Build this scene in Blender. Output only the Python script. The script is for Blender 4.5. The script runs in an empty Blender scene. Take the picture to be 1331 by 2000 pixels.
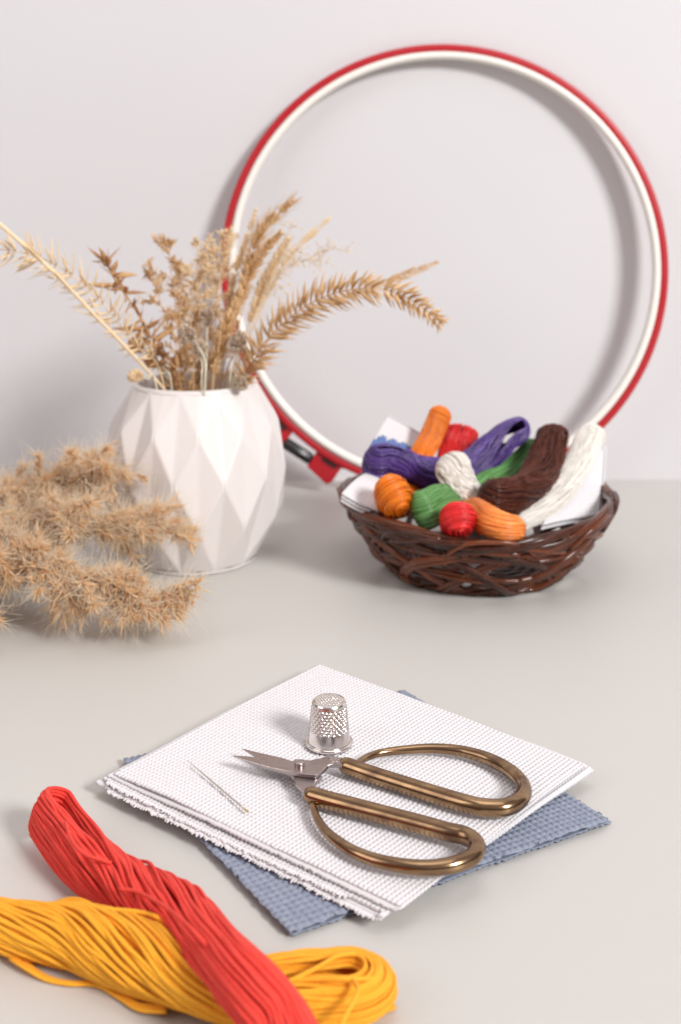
import bpy, math, random
import numpy as np

rng = np.random.default_rng(7)
random.seed(7)
S = 0.01                       # everything below is written in centimetres
F, CX, Y0, H = 2270.0, 665.5, 342.0, 24.5
PI = math.pi
scn = bpy.context.scene
COL = scn.collection
ORG = {}

# ------------------------------------------------------------------ points
def P(px, py, Y):
    """point of the photograph at distance Y from the lens"""
    return np.array([(px - CX) / F * Y, Y, H - (py - Y0) / F * Y])

def G(px, py, z=0.0):
    """point of the photograph lying at height z above the table"""
    Y = F * (H - z) / (py - Y0)
    return np.array([(px - CX) / F * Y, Y, z])

def nrm(v):
    v = np.asarray(v, float)
    return v / (np.linalg.norm(v, axis=-1, keepdims=True) + 1e-12)

def spline(pts, n, closed=False):
    """Catmull-Rom through pts (k,d), n samples spaced evenly along the length"""
    p = np.asarray(pts, float)
    k = len(p)
    if k == 2:
        t = np.linspace(0, 1, n)[:, None]
        return p[0] * (1 - t) + p[1] * t
    q = np.vstack([2 * p[0] - p[1], p, 2 * p[-1] - p[-2]])
    out = []
    m = 24
    for i in range(k - 1):
        a, b, c, d = q[i:i + 4]
        t = np.linspace(0, 1, m, endpoint=False)[:, None]
        out.append(0.5 * (2 * b + (c - a) * t + (2 * a - 5 * b + 4 * c - d) * t ** 2 + (3 * b - a - 3 * c + d) * t ** 3))
    out.append(p[-1:])
    o = np.vstack(out)
    L = np.concatenate([[0], np.cumsum(np.linalg.norm(np.diff(o[:, :3], axis=0), axis=1))])
    s = np.linspace(0, L[-1], n)
    return np.stack([np.interp(s, L, o[:, j]) for j in range(o.shape[1])], 1)

def ramp(vals, n):
    v = np.asarray(vals, float)
    x = np.linspace(0, 1, len(v)); t = np.linspace(0, 1, n)
    y = np.interp(t, x, v)
    k = max(1, n // (len(v) * 3))
    ker = np.ones(2 * k + 1) / (2 * k + 1)
    return np.convolve(np.pad(y, k, mode='edge'), ker, 'valid')

# ------------------------------------------------------------------ mesh collecting
class MB:
    def __init__(s):
        s.v = []; s.f = []; s.var = []; s.n = 0
    def add(s, v, faces, var=0.5):
        v = np.asarray(v, float).reshape(-1, 3)
        for fa in faces:
            s.f.append(np.asarray(fa, int) + s.n)
        s.v.append(v)
        s.var.append(np.broadcast_to(np.asarray(var, float).reshape(-1), (len(v),)) if np.size(var) in (1, len(v)) else np.full(len(v), .5))
        s.n += len(v)
    def build(s, name, mat, parent=None, loc=None, smooth=True):
        V = np.vstack(s.v)
        if parent is not None:
            org = ORG[parent]
        else:
            org = np.asarray(loc, float) if loc is not None else np.array([V[:, 0].mean(), V[:, 1].mean(), V[:, 2].min()])
        me = bpy.data.meshes.new(name)
        W = ((V - org) * S).astype(np.float32)
        me.vertices.add(len(W)); me.vertices.foreach_set('co', W.ravel())
        loops = np.concatenate([a.ravel() for a in s.f])
        cnt = np.concatenate([np.full(len(a), a.shape[1]) for a in s.f])
        st = np.concatenate([[0], np.cumsum(cnt)[:-1]])
        me.loops.add(len(loops)); me.loops.foreach_set('vertex_index', loops.astype(np.int32))
        me.polygons.add(len(cnt)); me.polygons.foreach_set('loop_start', st.astype(np.int32))
        me.polygons.foreach_set('use_smooth', np.full(len(cnt), smooth))
        at = me.attributes.new('var', 'FLOAT', 'POINT')
        at.data.foreach_set('value', np.concatenate(s.var).astype(np.float32))
        me.update(calc_edges=True); me.validate()
        me.materials.append(mat)
        o = bpy.data.objects.new(name, me); COL.objects.link(o)
        if parent is not None:
            o.parent = parent
        else:
            o.location = org * S
        ORG[o] = org
        return o

def tubes(mb, Pt, R, sides=6, flat=1.0, up=None, var=0.5, cap=True):
    """a batch of tubes: Pt (S,N,3), R broadcastable to (S,N)"""
    Pt = np.asarray(Pt, float)
    if Pt.ndim == 2: Pt = Pt[None]
    s_, n_ = Pt.shape[:2]
    R = np.broadcast_to(np.asarray(R, float), (s_, n_))
    T = nrm(np.gradient(Pt, axis=1))
    if up is None:
        ref = np.where(np.abs(T[:, :1, 2:3])[:, 0] > .9, np.array([1., 0, 0]), np.array([0., 0, 1]))
    else:
        ref = np.broadcast_to(np.asarray(up, float), (s_, 3))
    N = np.empty_like(Pt)
    cur = ref
    for k in range(n_):
        cur = nrm(cur - (cur * T[:, k]).sum(1, keepdims=True) * T[:, k])
        N[:, k] = cur
    B = np.cross(T, N)
    a = np.linspace(0, 2 * PI, sides, endpoint=False)
    ca, sa = np.cos(a), np.sin(a)
    V = Pt[:, :, None] + R[:, :, None, None] * (ca[:, None] * flat * N[:, :, None] + sa[:, None] * B[:, :, None])
    i = np.arange(n_ - 1)[:, None] * sides; j = np.arange(sides)[None]; j2 = (j + 1) % sides
    q = np.stack([i + j, i + j2, i + sides + j2, i + sides + j], -1).reshape(-1, 4)
    q = (q[None] + (np.arange(s_) * n_ * sides)[:, None, None]).reshape(-1, 4)
    faces = [q]
    if cap:
        c0 = np.arange(sides)[::-1][None] + (np.arange(s_) * n_ * sides)[:, None]
        c1 = np.arange(sides)[None] + (np.arange(s_) * n_ * sides + (n_ - 1) * sides)[:, None]
        faces += [c0, c1]
    var = np.asarray(var, float)
    if var.size == s_ and s_ > 1: var = np.repeat(var, n_ * sides)
    mb.add(V, faces, var)

def grid_faces(nu, nv, wrap_u=False):
    iu = np.arange(nu if wrap_u else nu - 1)[:, None]; iv = np.arange(nv - 1)[None]
    i2 = (iu + 1) % nu
    return np.stack([iu * nv + iv, i2 * nv + iv, i2 * nv + iv + 1, iu * nv + iv + 1], -1).reshape(-1, 4)

def lathe(mb, prof, c, n=64, var=.5):
    prof = np.asarray(prof, float)
    a = np.linspace(0, 2 * PI, n, endpoint=False)
    V = np.stack([c[0] + np.cos(a)[:, None] * prof[None, :, 0], c[1] + np.sin(a)[:, None] * prof[None, :, 0],
                  c[2] + np.broadcast_to(prof[:, 1], (n, len(prof)))], -1)
    mb.add(V, [grid_faces(n, len(prof), True)], var)

def extrude(mb, poly, thick, nrmv, bevel=0.03):
    """closed polygon (k,3) given thickness along nrmv, with a chamfered rim"""
    p = np.asarray(poly, float); k = len(p); nv = nrm(nrmv); c = p.mean(0)
    d = nrm(p - c) * bevel
    rings = [p - d, p + nv * bevel, p + nv * (thick - bevel), p - d + nv * thick]
    V = np.vstack(rings)
    fs = []
    for r in range(3):
        j = np.arange(k); j2 = (j + 1) % k
        fs.append(np.stack([r * k + j, r * k + j2, (r + 1) * k + j2, (r + 1) * k + j], -1))
    mb.add(V, fs + [np.arange(k)[::-1][None], (np.arange(k) + 3 * k)[None]])

# ------------------------------------------------------------------ materials
def mat(name, col, rough=.5, metal=0.0, var=0.0, alt=None, nscale=60, namt=.12, bump=0.0, bscale=300,
        sheen=0.0, transl=0.0, spec=.5, coat=0.0, stretch=None, aniso=0.0, sss=0.0):
    m = bpy.data.materials.new(name); m.use_nodes = True
    nt = m.node_tree; N = nt.nodes; L = nt.links
    b = N['Principled BSDF']
    b.inputs['Roughness'].default_value = rough; b.inputs['Metallic'].default_value = metal
    b.inputs['Specular IOR Level'].default_value = spec
    b.inputs['Sheen Weight'].default_value = sheen
    b.inputs['Coat Weight'].default_value = coat; b.inputs['Coat Roughness'].default_value = .15
    b.inputs['Anisotropic'].default_value = aniso
    if sss:
        b.inputs['Subsurface Weight'].default_value = sss
        b.inputs['Subsurface Radius'].default_value = (.01, .006, .004)
        b.inputs['Subsurface Scale'].default_value = .3
    tc = N.new('ShaderNodeTexCoord'); mp = N.new('ShaderNodeMapping')
    if stretch: mp.inputs['Scale'].default_value = stretch
    L.new(tc.outputs['Object'], mp.inputs['Vector'])
    no = N.new('ShaderNodeTexNoise'); no.inputs['Scale'].default_value = nscale; no.inputs['Detail'].default_value = 6
    L.new(mp.outputs[0], no.inputs['Vector'])
    alt = alt or tuple(c * .75 for c in col)
    mx = N.new('ShaderNodeMix'); mx.data_type = 'RGBA'
    mx.inputs[6].default_value = (*col, 1); mx.inputs[7].default_value = (*alt, 1)
    ma = N.new('ShaderNodeMath'); ma.operation = 'MULTIPLY_ADD'
    at = N.new('ShaderNodeAttribute'); at.attribute_name = 'var'
    L.new(at.outputs['Fac'], ma.inputs[0]); ma.inputs[1].default_value = var
    mr = N.new('ShaderNodeMapRange'); mr.inputs[1].default_value = .3; mr.inputs[2].default_value = .7
    mr.inputs[3].default_value = 0; mr.inputs[4].default_value = namt
    L.new(no.outputs['Fac'], mr.inputs[0]); L.new(mr.outputs[0], ma.inputs[2])
    ma.use_clamp = True
    L.new(ma.outputs[0], mx.inputs[0])
    L.new(mx.outputs[2], b.inputs['Base Color'])
    rr = N.new('ShaderNodeMapRange'); rr.inputs[1].default_value = .3; rr.inputs[2].default_value = .7
    rr.inputs[3].default_value = max(0, rough - .06); rr.inputs[4].default_value = min(1, rough + .06)
    L.new(no.outputs['Fac'], rr.inputs[0]); L.new(rr.outputs[0], b.inputs['Roughness'])
    if bump:
        n2 = N.new('ShaderNodeTexNoise'); n2.inputs['Scale'].default_value = bscale; n2.inputs['Detail'].default_value = 4
        L.new(mp.outputs[0], n2.inputs['Vector'])
        bp = N.new('ShaderNodeBump'); bp.inputs['Strength'].default_value = bump; bp.inputs['Distance'].default_value = .0005
        L.new(n2.outputs['Fac'], bp.inputs['Height']); L.new(bp.outputs[0], b.inputs['Normal'])
    if transl:
        tr = N.new('ShaderNodeBsdfTranslucent'); L.new(mx.outputs[2], tr.inputs['Color'])
        ms = N.new('ShaderNodeMixShader'); ms.inputs[0].default_value = transl
        out = N['Material Output']
        L.new(b.outputs[0], ms.inputs[1]); L.new(tr.outputs[0], ms.inputs[2]); L.new(ms.outputs[0], out.inputs['Surface'])
    return m

M = dict(
    wall=mat('painted_wall', (.645, .632, .648), .85, nscale=3, namt=.10, bump=.22, bscale=220),
    table=mat('satin_table', (.552, .538, .508), .46, nscale=6, namt=.10, bump=.10, bscale=600, spec=.38),
    red_plastic=mat('red_plastic', (.43, .010, .018), .38, nscale=30, namt=.1),
    cream=mat('cream_plastic', (.83, .80, .745), .4, nscale=20, namt=.06),
    black=mat('black_plastic', (.012, .010, .011), .3, nscale=60),
    slot_shade=mat('dark_slot_shade', (.05, .004, .006), .6),  # near-black red, paints the shade inside the lug holes
    vase=mat('white_ceramic', (.725, .68, .662), .34, nscale=14, namt=.06, spec=.45, sss=.06, coat=.12),
    wicker=mat('stained_wicker', (.018, .0045, .003), .23, var=.7, alt=(.19, .047, .015), nscale=180, namt=.2, bump=.15, bscale=400, spec=.42),
    white_thread=mat('white_thread', (.84, .80, .74), .5, var=.35, alt=(.74, .69, .62), sheen=.2, nscale=300, bump=.3, bscale=1500),
    purple=mat('purple_thread', (.13, .062, .32), .3, var=.95, alt=(.045, .018, .13), nscale=300, bump=.3, bscale=1500, spec=.6),
    orange=mat('orange_thread', (.92, .27, .015), .3, var=.6, alt=(.66, .11, .004), nscale=300, bump=.3, bscale=1500),
    peach=mat('peach_thread', (.93, .36, .09), .3, var=.6, alt=(.80, .17, .02), nscale=300, bump=.3, bscale=1500),
    green=mat('green_thread', (.20, .42, .15), .3, var=.95, alt=(.07, .22, .05), nscale=300, bump=.3, bscale=1500),
    brown=mat('brown_thread', (.15, .042, .022), .3, var=.95, alt=(.045, .010, .007), nscale=300, bump=.3, bscale=1500, spec=.32),
    coral=mat('red_thread', (.84, .032, .032), .3, var=.6, alt=(.55, .008, .010), nscale=300, bump=.3, bscale=1500),
    red_cotton=mat('red_cotton', (.91, .084, .058), .7, var=.45, alt=(.78, .038, .030), sheen=.03, spec=.25, nscale=300, namt=.2, bump=1.0, bscale=2200),
    yellow_cotton=mat('yellow_cotton', (.96, .46, .030), .65, var=.35, alt=(.88, .34, .014), sheen=.03, spec=.3, nscale=300, namt=.2, bump=1.0, bscale=2200),
    aida=mat('white_aida', (.665, .648, .664), .8, nscale=800, namt=.18, alt=(.66, .64, .655), sheen=.05, bump=.35, bscale=1700),
    blue_aida=mat('blue_aida', (.19, .222, .305), .8, nscale=500, namt=.8, alt=(.285, .31, .375), sheen=.05, bump=.5, bscale=1500),
    blue_stitch=mat('blue_stitch', (.12, .2, .45), .7),
    steel=mat('blade_steel', (.46, .40, .39), .3, 1.0, nscale=120, namt=.2, stretch=(1, 8, 1), bump=.02, bscale=900),
    bronze=mat('antique_brass', (.42, .275, .15), .19, 1.0, nscale=60, namt=.9, alt=(.16, .095, .065), stretch=(1, 4, 4), bump=.015, bscale=500),
    thimble=mat('nickel', (.78, .74, .71), .17, 1.0, nscale=200, namt=.25, alt=(.58, .47, .43)),
    needle=mat('needle_steel', (.72, .68, .62), .25, 1.0),
    gold=mat('gold_eye', (.70, .50, .20), .3, 1.0),
    straw=mat('straw', (.88, .64, .38), .6, var=.9, alt=(.60, .35, .14), nscale=150, namt=.3, transl=.2),
    pale_straw=mat('pale_straw', (.92, .77, .53), .6, var=.6, alt=(.82, .60, .34), nscale=150, namt=.3, transl=.2),
    brown_leaf=mat('brown_dry_leaf', (.70, .43, .20), .65, var=.9, alt=(.46, .22, .09), nscale=150, namt=.4, transl=.15),
    grey_straw=mat('grey_straw', (.64, .54, .42), .65, var=.9, alt=(.32, .21, .14), nscale=150, namt=.3),
    reed=mat('reed_spikelet', (.97, .84, .62), .55, var=.9, alt=(.87, .55, .235), nscale=150, namt=.2, transl=.55),
    fluff=mat('reed_fluff', (.98, .91, .79), .6, var=.6, alt=(.96, .82, .62), transl=.55),
    green_straw=mat('sage_stem', (.70, .66, .52), .6, nscale=150, namt=.3),
)

# ------------------------------------------------------------------ things
def tag(o, label, cat, group=None, kind=None):
    o['label'] = label; o['category'] = cat
    if group: o['group'] = group
    if kind: o['kind'] = kind
    return o

def thing(name, loc, label, cat, group=None):
    o = bpy.data.objects.new(name, None); COL.objects.link(o)
    loc = np.asarray(loc, float)
    o.location = loc * S; o.empty_display_size = .01
    ORG[o] = loc
    return tag(o, label, cat, group)

# ------------------------------------------------------------------ setting
WALL_Y = F * H / (937 - Y0)
def slab(name, pts, m):
    mb = MB(); p = np.asarray(pts, float)
    mb.add(p, [np.array([[0, 1, 2, 3]])])
    o = mb.build(name, m, loc=p.mean(0), smooth=False); o['kind'] = 'structure'; return o
slab('table_surface', [(-170, -70, 0), (170, -70, 0), (170, WALL_Y, 0), (-170, WALL_Y, 0)], M['table'])
slab('wall_back', [(-170, WALL_Y, -.0), (170, WALL_Y, 0), (170, WALL_Y, 150), (-170, WALL_Y, 150)], M['wall'])

# ------------------------------------------------------------------ embroidery hoop
def make_hoop():
    lean = math.radians(6.0)
    R = 17.5
    ex = np.array([1., 0, 0]); ez = np.array([0, math.sin(lean), math.cos(lean)]); n = np.array([0, -math.cos(lean), math.sin(lean)])
    yc = WALL_Y - .62 - R * math.sin(lean)
    C = np.array([(868 - CX) / F * yc, yc, R * math.cos(lean) + .12])
    t = thing('embroidery_hoop', (C[0], yc - R * math.sin(lean), 0), 'large round embroidery hoop of red outer and cream inner ring leaning on the wall', 'embroidery hoop')
    def ring(prof, name, m, a0=0, a1=2 * PI):
        mb = MB(); full = abs(a1 - a0 - 2 * PI) < 1e-6
        a = np.linspace(a0, a1, 240, endpoint=not full)
        prof = np.asarray(prof)
        er = np.cos(a)[:, None] * ex + np.sin(a)[:, None] * ez
        V = C + er[:, None] * prof[None, :, 0:1] + n * prof[None, :, 1:2]
        k = len(prof); i = np.arange(240 if full else 239)[:, None]; i2 = (i + 1) % 240; j = np.arange(k)[None]; j2 = (j + 1) % k
        mb.add(V, [np.stack([i * k + j, i2 * k + j, i2 * k + j2, i * k + j2], -1).reshape(-1, 4)])
        return mb.build(name, m, t)
    def rrect(r0, r1, d0, d1, c=.16):
        out = []
        for (cx, cy, s) in ((r1 - c, d1 - c, 0), (r0 + c, d1 - c, 1), (r0 + c, d0 + c, 2), (r1 - c, d0 + c, 3)):
            for q in range(5):
                g = PI / 2 * (s + q / 4)
                out.append((cx + c * math.cos(g), cy + c * math.sin(g)))
        return out
    ring(rrect(R - .64, R, -.34, .40, .2), 'outer_ring', M['red_plastic'])
    ring(rrect(R - 1.2, R - .645, -.34, .62, .22), 'inner_ring', M['cream'])
    def hp(cx, cy, off=0):           # detail picture -> hoop plane
        px, py = 400 + cx * .2404, 640 + cy * .2404
        d = np.array([(px - CX) / F, 1, -(py - Y0) / F]); o = np.array([0, 0, H])
        s = np.dot(C + n * off - o, n) / np.dot(d, n)
        return o + d * s
    for poly, sl in (([(545, 655), (800, 828), (770, 868), (718, 845), (632, 968), (540, 930), (470, 800), (450, 640)], ((566, 735), (650, 825))),
                     ([(905, 908), (1235, 1100), (1200, 1165), (1110, 1142), (1032, 1258), (988, 1272), (832, 1130), (920, 1000), (880, 945)], ((962, 1062), (1062, 1130)))):
        mb = MB(); extrude(mb, [hp(*q, .1) for q in poly], .95, -n, .05)
        V = mb.v[0]
        lug = mb.build('clamp_lug', M['red_plastic'], t, smooth=False)
        mb = MB()
        a, b = hp(*sl[0], .1), hp(*sl[1], .1); d = nrm(b - a); w = np.cross(d, n) * .2
        extrude(mb, [a - w, b - w, b + d * .12, b + w, a + w, a - d * .12], .05, n, .01)
        mb.build('slot_shade', M['slot_shade'], lug, smooth=False)  # dark plate in place of an open hole, its shade painted
    mb = MB(); a, b = hp(655, 935, -.1), hp(858, 1066, -.1); d = nrm(b - a)
    ss = np.array([0, .0, .02, .09, .91, .98, 1, 1.]); rr = np.array([0, .16, .28, .36, .36, .28, .16, 0]) * 1.3
    tubes(mb, (a - d * .15)[None] + (b - a + d * .3)[None] * ss[:, None], rr, 24)
    v = mb.v[0]; ax = (v - a) @ d
    ang = np.arctan2((v - a - ax[:, None] * d) @ n, (v - a - ax[:, None] * d) @ np.cross(d, n))
    mb.v[0] = v - (v - a - ax[:, None] * d) * (.12 * (np.cos(6 * ang) > .3))[:, None]
    mb.build('screw_barrel', M['black'], t)
make_hoop()

# ------------------------------------------------------------------ vase
VC = np.array([(381.5 - CX) / F * 74.9, 74.9, 0.0])
VR = lambda z: np.interp(z, [0, .35, 1.2, 2.6, 4.2, 5.6, 7.2, 8.8, 10.2, 11.0, 11.4], [3.85, 4.12, 4.82, 5.36, 5.66, 5.70, 5.58, 5.16, 4.52, 4.1, 3.95])
def make_vase():
    t = thing('vase', VC, 'white faceted ceramic vase with a diamond relief holding dried stems', 'vase')
    n = 12; zs = [11.05, 8.72, 5.88, 3.05, .28]
    ph = math.radians(9.4) - PI / 2     # row 1 phase
    V = []; idx = {}
    for r, z in enumerate(zs):
        rad = VR(z) * (1.045 if 0 < r < 4 else 1.0)
        off = ph + (0 if r % 2 else PI / n)
        for j in range(n):
            a = off + 2 * PI * j / n
            idx[r, j] = len(V); V.append(VC + (rad * math.cos(a), rad * math.sin(a), z))
    tri = []
    for r in range(0, 3):
        for j in range(n):
            # rhombus: top (r,j), bottom (r+2,j), sides on row r+1
            if r % 2 == 0: sl, sr = (j) % n, (j + 1) % n
            else: sl, sr = (j - 1) % n, j
            tri.append((idx[r, j], idx[r + 1, sl], idx[r + 2, j]))
            tri.append((idx[r, j], idx[r + 2, j], idx[r + 1, sr]))
    for j in range(n):     # half rhombi under the rim and above the foot
        m1 = len(V); a = ph + 2 * PI * j / n
        rm = VR(zs[0]) * .985
        V.append(VC + (rm * math.cos(a), rm * math.sin(a), zs[0]))
        s0, s1 = idx[0, (j - 1) % n], idx[0, j]
        tri.append((s0, idx[1, j], m1)); tri.append((m1, idx[1, j], s1))
        idx['t', j] = m1
        m2 = len(V); a = ph + PI / n + 2 * PI * j / n - PI / n * 0
        a = ph + 2 * PI * j / n
        rm = VR(zs[4]) * .985
        ang = ph + 2 * PI * j / n
        V.append(VC + (rm * math.cos(ang), rm * math.sin(ang), zs[4]))
        b0, b1 = idx[4, (j - 1) % n], idx[4, j]
        tri.append((b0, m2, idx[3, j])); tri.append((m2, b1, idx[3, j]))
        idx['b', j] = m2
    mb = MB(); mb.add(np.array(V), [np.array(tri)])
    body = mb.build('body', M['vase'], t, smooth=False)
    bv = body.modifiers.new('soft', 'BEVEL'); bv.width = .0011; bv.segments = 3; bv.limit_method = 'ANGLE'; bv.angle_limit = math.radians(2)
    mb = MB()
    r0 = VR(zs[0])
    lathe(mb, [(r0 - .12, 10.9), (r0 - .035, 11.04), (r0 - .06, 11.14), (r0 - .14, 11.24), (r0 - .28, 11.29), (r0 - .40, 11.25), (r0 - .45, 11.12), (r0 - .2, 10.2),
               (4.9, 8), (5.2, 5.5), (4.6, 2), (3.4, .6), (.01, .5)], VC, 96)
    mb.build('lip', M['vase'], t)
    mb = MB(); r4 = VR(zs[4])
    lathe(mb, [(r4 - .02, .25), (r4 - .03, .1), (r4 - .12, .02), (r4 - .4, 0), (.01, 0)], VC, 96)
    mb.build('foot', M['vase'], t)
make_vase()

# ------------------------------------------------------------------ thread skeins
def noise1(s_, n_, freqs, amp):
    t = np.linspace(0, 1, n_)[None]
    out = np.zeros((s_, n_))
    for f in freqs:
        out += rng.normal(size=(s_, 1)) * np.sin(2 * PI * f * (1 + .3 * rng.normal(size=(s_, 1))) * t + rng.uniform(0, 2 * PI, (s_, 1)))
    return out * amp / math.sqrt(len(freqs))

def skein(name, pts, W, Hh, phi, gap, ns, rad, m, label, group=None, loop0=False, loop1=False, layers=(1.0, .78, .55), M_=90,
          wob=.05, floor=None, sides=6, squash=None, loopk=1.0, cat='thread skein', empty=False, shell=.0):
    C = spline(pts, M_); T = nrm(np.gradient(C, axis=0))
    U0 = np.array([0, 0, 1.]) - T[:, 2:3] * T; U0 = nrm(U0); S0 = np.cross(T, U0)
    ph = np.radians(ramp(phi, M_)); W = ramp(W, M_); Hh = ramp(Hh, M_); g = ramp(gap, M_)
    e1 = np.cos(ph)[:, None] * S0 + np.sin(ph)[:, None] * U0
    e2 = -np.sin(ph)[:, None] * S0 + np.cos(ph)[:, None] * U0
    psi = []; rho = []
    for k, l in enumerate(layers):
        q = max(6, int(ns * l))
        psi += list((np.arange(q) + .5 + .35 * rng.uniform(-1, 1, q)) / q * PI); rho += [l] * q
    psi = np.array(psi); rho = np.array(rho); s_ = len(psi)
    def leg(sign, w):
        p = psi[:, None] + noise1(s_, M_, (1, 2.3, 4), w)
        r = rho[:, None] * (1 + noise1(s_, M_, (1.5, 3, 6), w * .7))
        x = W * np.cos(p) * r
        y = Hh * (g * (.75 + .25 * r) + (1 - g) * r * np.abs(np.sin(p))) * sign
        return x, y
    xa, ya = leg(1, wob); xb, yb = leg(-1, wob)
    A = C[None] + xa[..., None] * e1[None] + ya[..., None] * e2[None]
    B = C[None] + xb[..., None] * e1[None] + yb[..., None] * e2[None]
    segs = []
    th = np.linspace(0, PI, 13)[1:-1]
    def bend(k, sgn):
        out = []
        for a in th:
            f = a / PI
            x = xa[:, k] * (1 - f) + xb[:, k] * f
            yy = (ya[:, k] * (1 - f) + -yb[:, k] * f)
            out.append(C[k] + x[:, None] * e1[k] + yy[:, None] * (math.cos(a) * e2[k] + sgn * loopk * math.sin(a) * T[k]))
        return np.stack(out, 1)
    path = A
    if loop1: path = np.concatenate([A, bend(-1, 1), B[:, ::-1]], 1)
    if loop0:
        b0 = bend(0, -1)          # from A(0) round to B(0)
        if loop1: path = np.concatenate([path, b0[:, ::-1], A[:, :1]], 1)
        else: path = np.concatenate([A[:, ::-1], b0, B], 1)
    if not loop0 and not loop1:
        path = np.concatenate([A, B], 0)
    if floor is not None:
        path[..., 2] = np.maximum(path[..., 2], floor + rad * (1 + .5 * rng.uniform(size=(len(path), 1))))
    mb = MB()
    tubes(mb, path, rad * (1 + .12 * rng.normal(size=(len(path), 1))), sides, var=rng.uniform(0, 1, len(path)))
    # dense core so that nothing shows through the bundle
    k0, k1 = int(M_ * (.2 if loop0 else 0)), int(M_ * (.8 if loop1 else 1))
    core = C[k0:k1]; 
    a = np.linspace(0, 2 * PI, 14, endpoint=False)
    V = core[:, None] + .5 * (W[k0:k1, None, None] * np.cos(a)[None, :, None] * e1[k0:k1, None] + Hh[k0:k1, None, None] * np.sin(a)[None, :, None] * e2[k0:k1, None])
    if floor is not None: V[..., 2] = np.maximum(V[..., 2], floor + .05)
    n_ = len(core); i = np.arange(n_ - 1)[:, None] * 14; j = np.arange(14)[None]; j2 = (j + 1) % 14
    mb.add(V, [np.stack([i + j, i + j2, i + 14 + j2, i + 14 + j], -1).reshape(-1, 4), np.arange(14)[::-1][None], (np.arange(14) + (n_ - 1) * 14)[None]])
    if empty:
        c = C.mean(0); c[2] = 0
        t = thing(name, c, label, cat, group)
        mb.build('strands', m, t)
        return t
    return tag(mb.build(name, m), label, cat, group)

def loose(mbp, pts, rad, m, name='loose_strand'):
    mb = MB(); p = spline(pts, 40); tubes(mb, p, rad, 8); return mb.build(name, m, mbp)

# big red skein in front
def gz(px, py, z): return G(px, py, z)
red = skein('red_thread_skein',
    [gz(100, 1592, 1.05), gz(122, 1624, 1.0), gz(165, 1676, .95), gz(213, 1716, .95), gz(280, 1750, 1.1), gz(350, 1790, 1.5), gz(410, 1845, 2.0), gz(462, 1900, 2.3), gz(508, 1950, 2.2), gz(548, 2005, 1.8), gz(590, 2090, 1.3)],
    [.78, .78, .82, .86, 1.0, .98, .80, .70, .72, .76, .8], [.68, .70, .74, .76, .86, .86, .74, .64, .66, .7, .75],
    [112, 112, 108, 85, 45, 10, -10, -22, -28, -32, -34], [.60, .56, .34, .06, 0, 0, 0, 0, 0, 0, 0], 20, .063, M['red_cotton'],
    'bright red skein of cotton floss lying across the yellow one', 'embroidery floss skeins in front', loop0=True, floor=0, wob=.065, M_=150, empty=True, layers=(1.0, .87, .72, .55), cat='thread skein', loopk=.9)
loose(red, [gz(232, 1736, 1.9), gz(268, 1742, 2.05), gz(318, 1768, 2.45), gz(372, 1812, 2.8), gz(425, 1870, 2.5)], .062, M['red_cotton'])
loose(red, [gz(128, 1606, 2.0), gz(140, 1640, 2.05), gz(165, 1668, 2.0), gz(200, 1680, 1.95), gz(218, 1686, 1.85)], .062, M['red_cotton'])
yel = skein('yellow_thread_skein',
    [gz(-150, 1790, .8), gz(-40, 1803, .8), gz(60, 1816, .85), gz(170, 1832, .95), gz(290, 1876, 1.0), gz(400, 1926, .9), gz(500, 1940, .75), gz(590, 1934, .72), gz(640, 1930, .72), gz(675, 1926, .72)],
    [.68, .68, .70, .84, .98, .92, .72, .62, .6, .58], [.56, .58, .66, .82, .92, .90, 1.05, 1.2, 1.26, 1.28],
    [330, 300, 268, 235, 200, 165, 128, 100, 92, 90], [0, 0, 0, 0, 0, 0, 0, .1, .25, .36], 21, .063, M['yellow_cotton'],
    'golden yellow skein of cotton floss passing under the red one', 'embroidery floss skeins in front', loop1=True, floor=0, wob=.07, M_=150, empty=True, layers=(1.0, .87, .72, .55), loopk=1.15)
Y_ = M['yellow_cotton']
loose(yel, [gz(130, 1787, 1.6), gz(190, 1777, 1.8), gz(262, 1780, 1.9), gz(310, 1793, 1.9), gz(352, 1826, 1.75), gz(396, 1868, 1.4)], .066, Y_)
for k in range(3):
    d = k * 5
    loose(yel, [gz(20, 1862 + d, .3), gz(55, 1884 + d, .16 + k * .05), gz(92, 1908 + d * .6, .1), gz(135, 1919 + d * .3, .1), gz(190, 1920 + d * .5, .1), gz(235, 1940 + d, .12), gz(272, 1962 + d, .16), gz(325, 1966 + d, .3)], .06, Y_)
loose(yel, [gz(640, 1985, .3), gz(690, 1990, .12), gz(735, 1984, .1), gz(755, 1974, .1), gz(772, 1966, .1)], .066, Y_)
loose(yel, [gz(560, 1920, 1.45), gz(620, 1890, 1.5), gz(660, 1868, 1.5), gz(700, 1866, 1.3), gz(738, 1890, 1.1)], .066, Y_)
loose(yel, [gz(692, 1916, 1.5), gz(700, 1935, 1.55), gz(688, 1962, 1.5), gz(672, 1990, 1.4), gz(660, 2020, 1.2)], .066, Y_)
loose(yel, [gz(570, 1915, 1.4), gz(620, 1912, 1.45), gz(680, 1912, 1.5), gz(735, 1912, 1.2)], .066, Y_)

# ------------------------------------------------------------------ woven cloths
def pillow(u, v):
    return np.sqrt(np.abs(np.sin(PI * u)) * np.abs(np.sin(PI * v)) + 1e-9)

def weave_h(u, v):
    """threads of the even weave: raised blocks of four threads with a hole at each corner"""
    p = np.abs(np.sin(PI * u)) ** .55 * np.abs(np.sin(PI * v)) ** .55
    fine = .10 * np.sin(8 * PI * u) * (np.cos(PI * (np.floor(u) + np.floor(v))) > 0) + .10 * np.sin(8 * PI * v) * (np.cos(PI * (np.floor(u) + np.floor(v))) <= 0)
    return p + fine * p

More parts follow.
